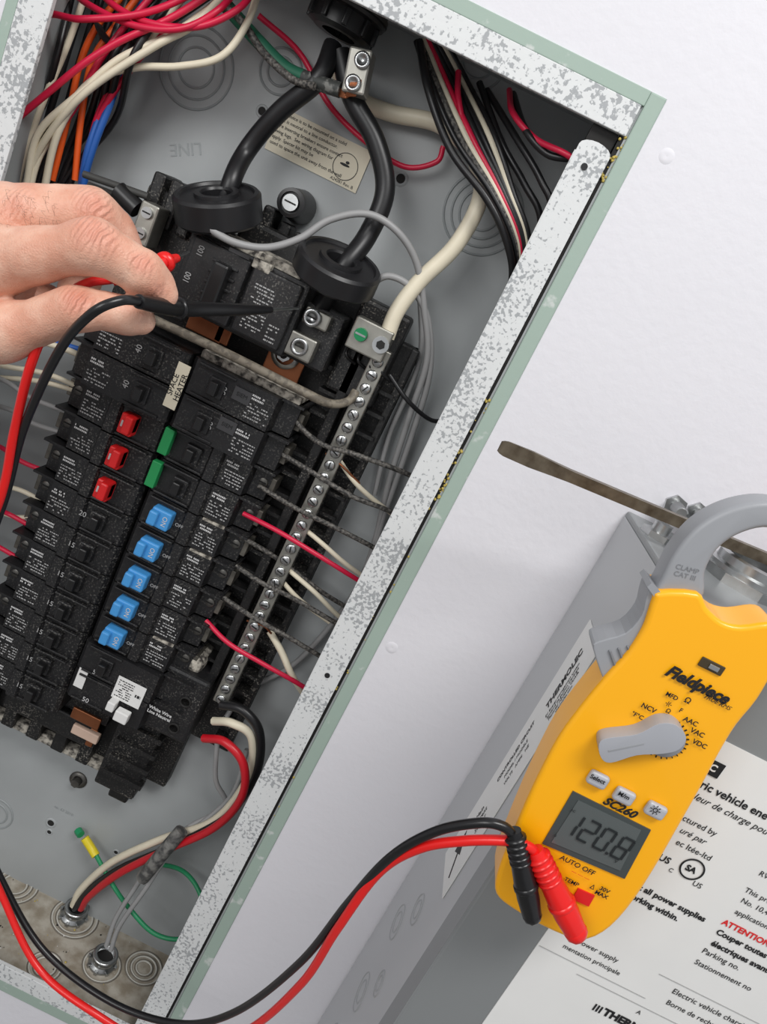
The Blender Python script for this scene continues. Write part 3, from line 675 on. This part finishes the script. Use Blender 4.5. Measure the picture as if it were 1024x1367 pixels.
cc2 = cc+Vector((-.055, .015, 0)); cf.cyl(cc2, cc2+Vector((0, 0, .004)), .011, .011, METAL, 6, smooth=False); cf.cyl(cc2, cc2+Vector((0, 0, .010)), .006, .006, METAL, 20)
cf.done('conduit_fitting')
sb = MB()
for (px, py, a) in ((905, 680, 0), (935, 690, 1)):
    c = at(px, py, .02)
    sb.cyl(c+Vector((0, .02, 0)), c+Vector((0, -.010, 0)), .0035, .0035, METAL, 14)
    for i in range(6): sb.lathe(c+Vector((0, .004-.0025*i, 0)), (0, -1, 0), [(.0035, 0), (.0046, .0008), (.0035, .0016)], METAL, 16)
    sb.lathe(c+Vector((0, .010, 0)), (0, -1, 0), [(.004, 0), (.008, 0), (.008, .003), (.004, .003)], METAL, 6, smooth=False)
sb.done('mounting_bolt')
# screwdriver
sd = MB()
A = at(667, 595, .10); Bq = at(1060, 760, .06)
d = (Bq-A).normalized(); up = Vector((0, 0, 1)); side_ = d.cross(up).normalized(); up = side_.cross(d)
def sec(t, w, hh): 
    p = A+d*t; return [p+up*w+side_*hh, p-up*w+side_*hh, p-up*w-side_*hh, p+up*w-side_*hh]
secs = [(0, .0030, .0005), (.0015, .0038, .0006), (.004, .0044, .0008), (.02, .0046, .0018), (.035, .0037, .003), (.045, .0033, .0033), ((Bq-A).length, .0033, .0033)]
vs = []
for s3 in secs: vs += sec(*s3)
fs = [[i*4+k, i*4+(k+1) % 4, i*4+4+(k+1) % 4, i*4+4+k] for i in range(len(secs)-1) for k in range(4)]+[[0, 1, 2, 3], [len(vs)-1, len(vs)-2, len(vs)-3, len(vs)-4]]
sd.add(vs, fs, STEEL)
sd.lathe(Bq, d, [(.005, 0), (.009, .002), (.012, .008), (.011, .02), (.014, .04), (.015, .08), (.012, .10), (.0001, .103)], mat('screwdriver_grip', (190, 40, 30), .4), 8, smooth=False)
sd.done('flathead_screwdriver')

# ---------------- clamp multimeter
HM = .186; HB2 = .160
def mp(l, h=HM): return [at(x, y, h) for x, y in l]
mm = MB()
outl = [(872, 800), (880, 790), (932, 792), (945, 812), (965, 830), (990, 836), (1024, 832), (1040, 838), (1046, 856), (1034, 895), (1012, 935), (985, 968), (965, 1000), (938, 1050), (905, 1108), (872, 1165), (838, 1215), (806, 1246), (772, 1256), (725, 1238), (690, 1218), (666, 1200), (661, 1182), (670, 1150), (686, 1110), (703, 1070), (722, 1030), (746, 985), (775, 945), (808, 905), (838, 872), (858, 840), (866, 818)]
def smooth_poly(pts, sub=4):
    P = [Vector((x, y, 0)) for x, y in pts]; n = len(P); o = []
    for i in range(n):
        a, b_, c_, d_ = P[i-1], P[i], P[(i+1) % n], P[(i+2) % n]
        for k in range(sub):
            t = k/sub; q = .5*((2*b_)+(c_-a)*t+(2*a-5*b_+4*c_-d_)*t*t+(3*b_-a-3*c_+d_)*t**3); o.append((q.x, q.y))
    return o
mm.prism(mp(smooth_poly(outl, 3)), (0, HM-HB2, 0), YEL)
body = mm.done('clamp_multimeter')
bv = body.modifiers.new('bevel', 'BEVEL'); bv.width = .0045; bv.segments = 4; bv.limit_method = 'ANGLE'; bv.angle_limit = math.radians(60)
for p in body.data.polygons: p.use_smooth = True
try:
    body.data.set_sharp_from_angle(angle=math.radians(50))
except Exception: pass
jw = MB()
outer = [(876, 800), (884, 772), (900, 740), (926, 708), (958, 686), (995, 673), (1035, 670), (1080, 682), (1120, 715), (1140, 770), (1130, 830), (1100, 880), (1060, 900), (1040, 870)]
inner = [(1045, 845), (1070, 835), (1090, 800), (1092, 765), (1078, 730), (1050, 712), (1020, 705), (985, 715), (958, 735), (942, 765), (936, 800)]
jo = MB(); jo.prism(mp(smooth_poly(outer+inner, 4), HM-.004), (0, .018, 0), MGRY)
jc = jo.done('clamp_jaw', body)
jb = jc.modifiers.new('bevel', 'BEVEL'); jb.width = .003; jb.segments = 4; jb.limit_method = 'ANGLE'; jb.angle_limit = math.radians(60)
for p in jc.data.polygons: p.use_smooth = True
jo = MB(); jo.prism(mp(smooth_poly([(868, 786), (878, 796), (872, 830), (862, 868), (838, 895), (818, 922), (808, 912), (792, 866), (800, 856), (835, 845), (856, 822), (862, 800)], 3), HM-.003), (0, .018, 0), MGRY)
for i in range(3): jo.prism(mp([(812+12*i, 868-3*i), (816+12*i, 868-3*i), (826+10*i, 895-8*i), (822+10*i, 896-8*i)], HM-.002), (0, .002, 0), mat('rib_grey', (118, 120, 124), .45))
jc = jo.done('jaw_trigger', body)
jb = jc.modifiers.new('bevel', 'BEVEL'); jb.width = .002; jb.segments = 3; jb.limit_method = 'ANGLE'; jb.angle_limit = math.radians(60)
jw.prism(mp([(864, 783), (870, 778), (882, 790), (876, 800)], HM-.001), (0, .02, 0), MGRY, .001)
jw.done('jaw_pivot', body)
EMJ = mat('jaw_emboss', (122, 124, 128), .4)
tx('CLAMP\nCAT III', 916, 764, HM-.0038, 7, EMJ, body, rot=12)
de = MB()
hh = HM+.0008
de.prism(mp([(765, 1056), (869, 1108), (834, 1173), (724, 1126)], hh), (0, .002, 0), BEZ, .0006)
de.prism(mp([(772, 1068), (856, 1108), (828, 1162), (736, 1124)], hh+.0004), (0, .001, 0), LCD)
for (x, y) in ((798, 1040), (833, 1062), (875, 1081)):
    c = at(x, y, hh+.001)
    de.box(c, (.0105, .004, .0078), mat('button_grey', (172, 174, 180), .4), .0018, seg=3)
c = at(888, 985, HM)
de.lathe(c, (0, -1, 0), [(.0092, 0), (.0092, .002), (.0084, .003), (.0001, .003)], MGRY, 40)
for i in range(20):
    a = math.radians(140-i*14); q = c+Vector((math.cos(a)*.0104, -.0006, math.sin(a)*.0104)); de.box(q, (.0013, .0006, .0005), KINK, M=Matrix.Rotation(-a, 4, 'Y'))
c = at(950, 889, HM+.0006); de.box(c, (.012, .001, .0050), mat('slot_dark', (60, 50, 30), .5), .0004); de.box(c+Vector((.001, -.0008, 0)), (.005, .0008, .0025), METAL, .0003)
de.prism(mp([(772, 1186), (794, 1196), (786, 1210), (764, 1200)], HM+.001), (0, .001, 0), REDH)
de.done('face_detail', body)
kb = MB(); kb.prism(mp(smooth_poly([(800, 992), (812, 985), (850, 980), (880, 966), (903, 968), (916, 984), (907, 1000), (885, 1006), (850, 1008), (815, 1018), (802, 1010)], 4), HM+.0095), (0, .0095, 0), mat('knob_grey', (160, 162, 168), .4))
kb.prism(mp([(812, 1001), (860, 991), (860, 994), (812, 1004)], HM+.0097), (0, .0003, 0), MGRY)
kc = kb.done('selector_knob', body)
jb = kc.modifiers.new('bevel', 'BEVEL'); jb.width = .0022; jb.segments = 4; jb.limit_method = 'ANGLE'; jb.angle_limit = math.radians(60)
for p in kc.data.polygons: p.use_smooth = True
M_ = lambda s_, px, py, cap, m=KINK, **k: tx(s_, px, py, HM+.0012, cap, m, body, **k)
M_('Fieldpiece', 931, 914, 17, bold=.045, shear=.3, sx=.98); M_('TRUE RMS', 957, 937, 6.5, shear=.3)
M_('NCV', 866, 945, 7.5, bold=.02); M_('°F°C', 851, 955, 6.5, bold=.02); M_('MFD', 897, 929, 6.5, bold=.02); M_('Ω', 918, 935, 8.5, bold=.02); M_('-|(-', 893, 939, 5.5, bold=.02); M_('Ω', 892, 949, 6.5, bold=.02)
M_('F', 909, 948, 6.5, bold=.02); M_('AAC', 922, 963, 7.5, bold=.02); M_('VAC', 931, 978, 7.5, bold=.02); M_('VDC', 934, 993, 7.5, bold=.02)
M_('SC260', 827, 1078, 13, bold=.035, shear=.3, sx=1.05); M_('AUTO OFF', 771, 1155, 8.5, bold=.01); M_('TEMP', 763, 1177, 7, bold=.01); M_('30V\nMAX', 805, 1191, 7, bold=.02); M_('Δ', 791, 1184, 8); M_('— — —', 775, 1168, 6, REDH)
tx('Select', 798, 1040, hh+.0036, 7, KINK, body, bold=.02); tx('M/m', 833, 1062, hh+.0036, 7, KINK, body, bold=.02)
su = MB(); c = at(875, 1081, hh+.0034); su.lathe(c, (0, -1, 0), [(.0009, 0), (.0009, .0002), (.0013, .0002), (.0013, 0)], KINK, 16)
for i in range(8):
    a = i*math.pi/4; su.box(c+Vector((math.cos(a)*.0022, 0, math.sin(a)*.0022)), (.0010, .0003, .0003), KINK, M=Matrix.Rotation(-a, 4, 'Y'))
su.done('backlight_icon', body)
sg = MB(); LD = mat('lcd_segment', (34, 38, 40), .3)
SEG = {'1': 'bc', '2': 'abged', '0': 'abcdef', '8': 'abcdefg'}
c = at(798, 1116, hh+.0010)
dw, dh, th = .0058, .0130, .0013
for i, ch in enumerate('1208'):
    ox = c.x-.0140+i*.0090+(.001 if i == 3 else 0); oz = c.z
    P = {'a': (0, dh/2, dw, th), 'g': (0, 0, dw, th), 'd': (0, -dh/2, dw, th), 'f': (-dw/2, dh/4, th, dh/2), 'b': (dw/2, dh/4, th, dh/2), 'e': (-dw/2, -dh/4, th, dh/2), 'c': (dw/2, -dh/4, th, dh/2)}
    for s4 in SEG[ch]:
        x, z, a, b_ = P[s4]; sg.box(Vector((ox+x+z*.12, c.y, oz+z)), (a*.9, .0003, b_*.9), LD)
sg.box(Vector((c.x+.0088, c.y, c.z-dh/2)), (.0013, .0003, .0013), LD)
sg.done('lcd_digits', body)
tx('AC', 765, 1082, hh+.001, 4, LD, body); tx('V', 822, 1150, hh+.001, 5, LD, body); tx('Ω', 741, 1115, hh+.001, 4, LD, body)

# ---------------- test leads
def plug(mb, a, b_, m, r):
    mb.tube([a, a.lerp(b_, .25), a.lerp(b_, .6), b_], r, m, 18, 6, taper=[r*.7, r*.85, r*.95, r*.98, r*1.08, r*1.1, r*.95])
    for i in range(5):
        p = a.lerp(b_, .06+.07*i); dd = (b_-a).normalized(); mb.lathe(p, dd, [(r*.7, 0), (r*1.06, .0008), (r*1.06, .0018), (r*.7, .0026)], m, 18)
    dd = (b_-a).normalized(); mb.lathe(a.lerp(b_, .62), dd, [(r*.9, 0), (r*1.2, .001), (r*1.2, .003), (r*1.05, .004)], m, 18)
k = MB()
a = at(686, 1108, HM+.012); b_ = at(710, 1220, HM+.014); plug(k, a, b_, LBLK, .0053); k.sph(b_, .0053, LBLK)
k.tube(wpts([(190, 402, .135), (160, 401, .150), (120, 420, .155), (78, 470, .14), (32, 570, .11), (8, 660, .09), (-30, 780, .08), (-50, 950, .08), (-20, 1110, .07), (5, 1180, .07), (60, 1270, .08), (150, 1338, .09), (240, 1366, .10), (315, 1350, .12), (400, 1285, .15), (465, 1205, .17), (520, 1145, .185), (580, 1110, .195), (640, 1098, .2), (672, 1103, .2), (688, 1118, HM+.012)]), .0026, LBLK, 12, 12)
k.tube(wpts([(185, 402, .138), (215, 408, .115), (250, 412, .085), (330, 413, .04), (362, 413, .022)]), .004, LBLK, 16, 6, taper=[.0038, .0044, .0048, .0046, .0040, .0032, .0022])
k.lathe(at(236, 411, .093), at(330, 413, .04)-at(236, 411, .093), [(.0045, 0), (.0066, .001), (.0066, .003), (.0045, .004)], LBLK, 20)
k.tube(wpts([(362, 413, .022), (398, 411, -.024)]), .0011, METAL, 8, 2)
k.done('black_test_lead')
k = MB()
a = at(714, 1134, HM+.010); b_ = at(768, 1242, HM+.012); plug(k, a, b_, LRED, .0062); k.sph(b_, .0064, LRED)
k.tube(wpts([(190, 362, .09), (150, 372, .085), (118, 377, .098), (94, 392, .118), (68, 425, .128), (40, 490, .125), (18, 580, .11), (2, 660, .10), (-40, 780, .09), (-60, 950, .09), (-30, 1110, .08), (5, 1200, .08), (50, 1290, .09), (120, 1348, .10), (220, 1400, .10), (320, 1380, .12), (400, 1315, .15), (450, 1240, .17), (505, 1165, .18), (560, 1132, .19), (620, 1122, .195), (680, 1122, .198), (706, 1130, HM+.012), (716, 1140, HM+.010)]), .0027, LRED, 12, 12)
k.tube(wpts([(150, 372, .085), (190, 360, .08), (218, 350, .07), (236, 344, .055)]), .004, LRED, 14, 6, taper=[.004, .0045, .0045, .0042, .0034, .0026])
k.lathe(at(222, 349, .067), at(236, 344, .055)-at(222, 349, .067), [(.0038, -.004), (.0062, -.003), (.0062, 0), (.0038, .001)], LRED, 18)
k.tube(wpts([(236, 344, .055), (252, 336, -.01)]), .0010, METAL, 8, 2)
k.done('red_test_lead')

# ---------------- hand
hn = MB()
SK = mat('skin', (224, 178, 156), .46, bump=.0, sss=.08)
def skin_nodes(m, knuckles):
    nt = m.node_tree; b = nt.nodes['Principled BSDF']; N = nt.nodes.new; K = nt.links.new
    geo = N('ShaderNodeNewGeometry')
    n = N('ShaderNodeTexNoise'); n.inputs['Scale'].default_value = 60; n.inputs['Detail'].default_value = 6; K(geo.outputs['Position'], n.inputs['Vector'])
    r = N('ShaderNodeValToRGB'); r.color_ramp.elements[0].position = .36; r.color_ramp.elements[1].position = .66
    r.color_ramp.elements[0].color = lin((212, 154, 130)); r.color_ramp.elements[1].color = lin((230, 186, 163)); K(n.outputs['Fac'], r.inputs['Fac'])
    mask = None
    for p, rad in knuckles:
        dn = N('ShaderNodeVectorMath'); dn.operation = 'DISTANCE'; K(geo.outputs['Position'], dn.inputs[0]); dn.inputs[1].default_value = p
        mr = N('ShaderNodeMapRange'); mr.inputs['From Min'].default_value = rad*.3; mr.inputs['From Max'].default_value = rad; mr.inputs['To Min'].default_value = 1; mr.inputs['To Max'].default_value = 0
        K(dn.outputs['Value'], mr.inputs['Value'])
        if mask is None: mask = mr.outputs['Result']
        else:
            mx = N('ShaderNodeMath'); mx.operation = 'MAXIMUM'; K(mask, mx.inputs[0]); K(mr.outputs['Result'], mx.inputs[1]); mask = mx.outputs[0]
    sc_ = N('ShaderNodeMath'); sc_.operation = 'MULTIPLY'; K(mask, sc_.inputs[0]); sc_.inputs[1].default_value = .42
    mix = N('ShaderNodeMix'); mix.data_type = 'RGBA'; K(sc_.outputs[0], mix.inputs['Factor']); K(r.outputs['Color'], mix.inputs['A']); mix.inputs['B'].default_value = lin((204, 112, 92))
    K(mix.outputs['Result'], b.inputs['Base Color'])
    wv = N('ShaderNodeTexWave'); wv.inputs['Scale'].default_value = 110; wv.inputs['Distortion'].default_value = 6; wv.inputs['Detail'].default_value = 3; wv.bands_direction = 'X'
    K(geo.outputs['Position'], wv.inputs['Vector'])
    mw = N('ShaderNodeMath'); mw.operation = 'MULTIPLY'; K(wv.outputs['Fac'], mw.inputs[0]); K(mask, mw.inputs[1])
    mw2 = N('ShaderNodeMath'); mw2.operation = 'MULTIPLY'; K(mw.outputs[0], mw2.inputs[0]); mw2.inputs[1].default_value = 1.6
    fn = N('ShaderNodeTexNoise'); fn.inputs['Scale'].default_value = 420; fn.inputs['Detail'].default_value = 4; K(geo.outputs['Position'], fn.inputs['Vector'])
    vo = N('ShaderNodeTexVoronoi'); vo.inputs['Scale'].default_value = 620; vo.feature = 'DISTANCE_TO_EDGE'; K(geo.outputs['Position'], vo.inputs['Vector'])
    a1 = N('ShaderNodeMath'); a1.operation = 'MULTIPLY_ADD'; K(fn.outputs['Fac'], a1.inputs[0]); a1.inputs[1].default_value = .45; K(mw2.outputs[0], a1.inputs[2])
    a2 = N('ShaderNodeMath'); a2.operation = 'MULTIPLY_ADD'; K(vo.outputs['Distance'], a2.inputs[0]); a2.inputs[1].default_value = .5; K(a1.outputs[0], a2.inputs[2])
    bp = N('ShaderNodeBump'); bp.inputs['Strength'].default_value = .6; bp.inputs['Distance'].default_value = .0008
    K(a2.outputs[0], bp.inputs['Height']); K(bp.outputs['Normal'], b.inputs['Normal'])
zo = Vector((0, 0, ZO))
skin_nodes(SK, [(at(128, 312, .139)+zo, .014), (at(125, 272, .10)+zo, .013), (at(190, 350, .128)+zo, .009), (at(105, 402, .138)+zo, .011), (at(20, 262, .12)+zo, .014), (at(205, 385, .118)+zo, .008)])
def chain(pts):    # (px,py,h,r_px)
    P = [Vector((*at(x, y, h), )) for x, y, h, r in pts]; R = [r/ppm(h) for x, y, h, r in pts]
    for i in range(len(P)-1):
        a, b_ = P[i], P[i+1]; n_ = max(2, int((b_-a).length/(min(R[i], R[i+1])*.22)))
        for k_ in range(n_+1):
            t_ = k_/n_; st = t_*t_*(3-2*t_); hn.sph(a.lerp(b_, t_), R[i]+(R[i+1]-R[i])*st, SK, sub=3)
chain([(-560, 560, .13, 85), (-380, 470, .13, 88), (-230, 410, .125, 82), (-130, 380, .12, 84), (-60, 365, .115, 88), (-20, 350, .105, 72)])
chain([(-130, 335, .12, 70), (-40, 318, .11, 72), (10, 296, .10, 52)])
chain([(-120, 400, .12, 75), (-50, 400, .115, 78), (-5, 415, .105, 55)])
# middle finger (upper, bent)
chain([(-30, 300, .105, 56), (30, 288, .10, 42), (80, 284, .094, 37), (120, 288, .090, 39), (146, 308, .08, 34), (168, 345, .072, 28), (186, 372, .07, 24)])
# index finger (front)
chain([(-20, 350, .12, 52), (40, 342, .127, 40), (88, 334, .130, 34), (124, 328, .130, 39), (150, 340, .125, 33), (180, 358, .118, 31), (188, 363, .117, 33), (206, 378, .110, 27), (217, 392, .108, 21)])
# thumb
chain([(-60, 440, .12, 62), (0, 444, .125, 44), (50, 430, .128, 33), (98, 412, .130, 33), (138, 414, .122, 27), (168, 421, .116, 27), (188, 427, .11, 20)])
# ring and little finger curled behind
chain([(-30, 330, .09, 44), (40, 320, .07, 34), (95, 330, .06, 31), (110, 370, .06, 27), (95, 405, .07, 24)])
chain([(-40, 380, .09, 44), (20, 390, .07, 32), (60, 405, .06, 28), (70, 430, .065, 25), (45, 445, .075, 22)])
hand = hn.done('hand')
rm = hand.modifiers.new('remesh', 'REMESH'); rm.mode = 'VOXEL'; rm.voxel_size = .0012; rm.use_smooth_shade = True
sm = hand.modifiers.new('smooth', 'SMOOTH'); sm.iterations = 5; sm.factor = .5
nl = MB()
NM = mat('fingernail', (226, 182, 162), .3, coat=.3)
nl.sph(at(196, 411, .1235), .0040, NM, (1.0, .35, .35), M=Matrix.Rotation(math.radians(12), 4, 'Y'))
nl.done('fingernail', hand)
hr = MB(); HR = mat('hair', (96, 66, 50), .6)
for i in range(80):
    px = random.uniform(-60, 80); py = random.uniform(252, 300)
    hgt = .118+.013*math.sin((py-245)/60*1.5)
    p = at(px, py, hgt); q = p+Vector((random.uniform(.002, .005), -.002, random.uniform(-.004, -.001)))
    hr.tube([p+Vector((0, .004, 0)), p, q], .00006, HR, 3, 2)
hr.done('hand_hair', hand)
sl_ = MB()
sl_.tube([at(-520, 540, .13), at(-620, 590, .13), at(-800, 680, .13)], .045, mat('sleeve_cloth', (60, 64, 72), .9, bump=.5, bscale=300), 24, 6)
sl_.done('sleeve', hand)

# ---------------- lights, world, camera
def area(name, loc, target, size, sy, e, col=(1, 1, 1)):
    l = bpy.data.lights.new(name, 'AREA'); l.shape = 'RECTANGLE'; l.size = size; l.size_y = sy; l.energy = e; l.color = col
    o = bpy.data.objects.new(name, l); sc.collection.objects.link(o); o.location = Vector(loc)+Vector((0, 0, ZO))
    o.rotation_euler = (Vector(target)-Vector(loc)).to_track_quat('-Z', 'Y').to_euler()
area('ceiling_light', (.35, -.9, 1.05), (-.05, 0, -.2), .7, .35, 14.5, (1, .99, .975))
area('front_fill', (-.8, -1.6, .5), (-.1, 0, -.2), .9, .7, 11.5, (1, .995, .985))  # fill lamp added out front to brighten the panel interior
wd = bpy.data.worlds.new('world'); sc.world = wd; wd.use_nodes = True
wd.node_tree.nodes['Background'].inputs[0].default_value = (.96, .97, 1, 1); wd.node_tree.nodes['Background'].inputs[1].default_value = .47
cam = bpy.data.cameras.new('camera'); co = bpy.data.objects.new('camera', cam); sc.collection.objects.link(co); sc.camera = co
cam.sensor_fit = 'VERTICAL'; cam.sensor_height = 24; cam.lens = 24*F/1367; cam.clip_start = .01
M = Matrix((CR, CU, -L0)).transposed().to_4x4(); M.translation = CPOS+Vector((0, 0, ZO)); co.matrix_world = M
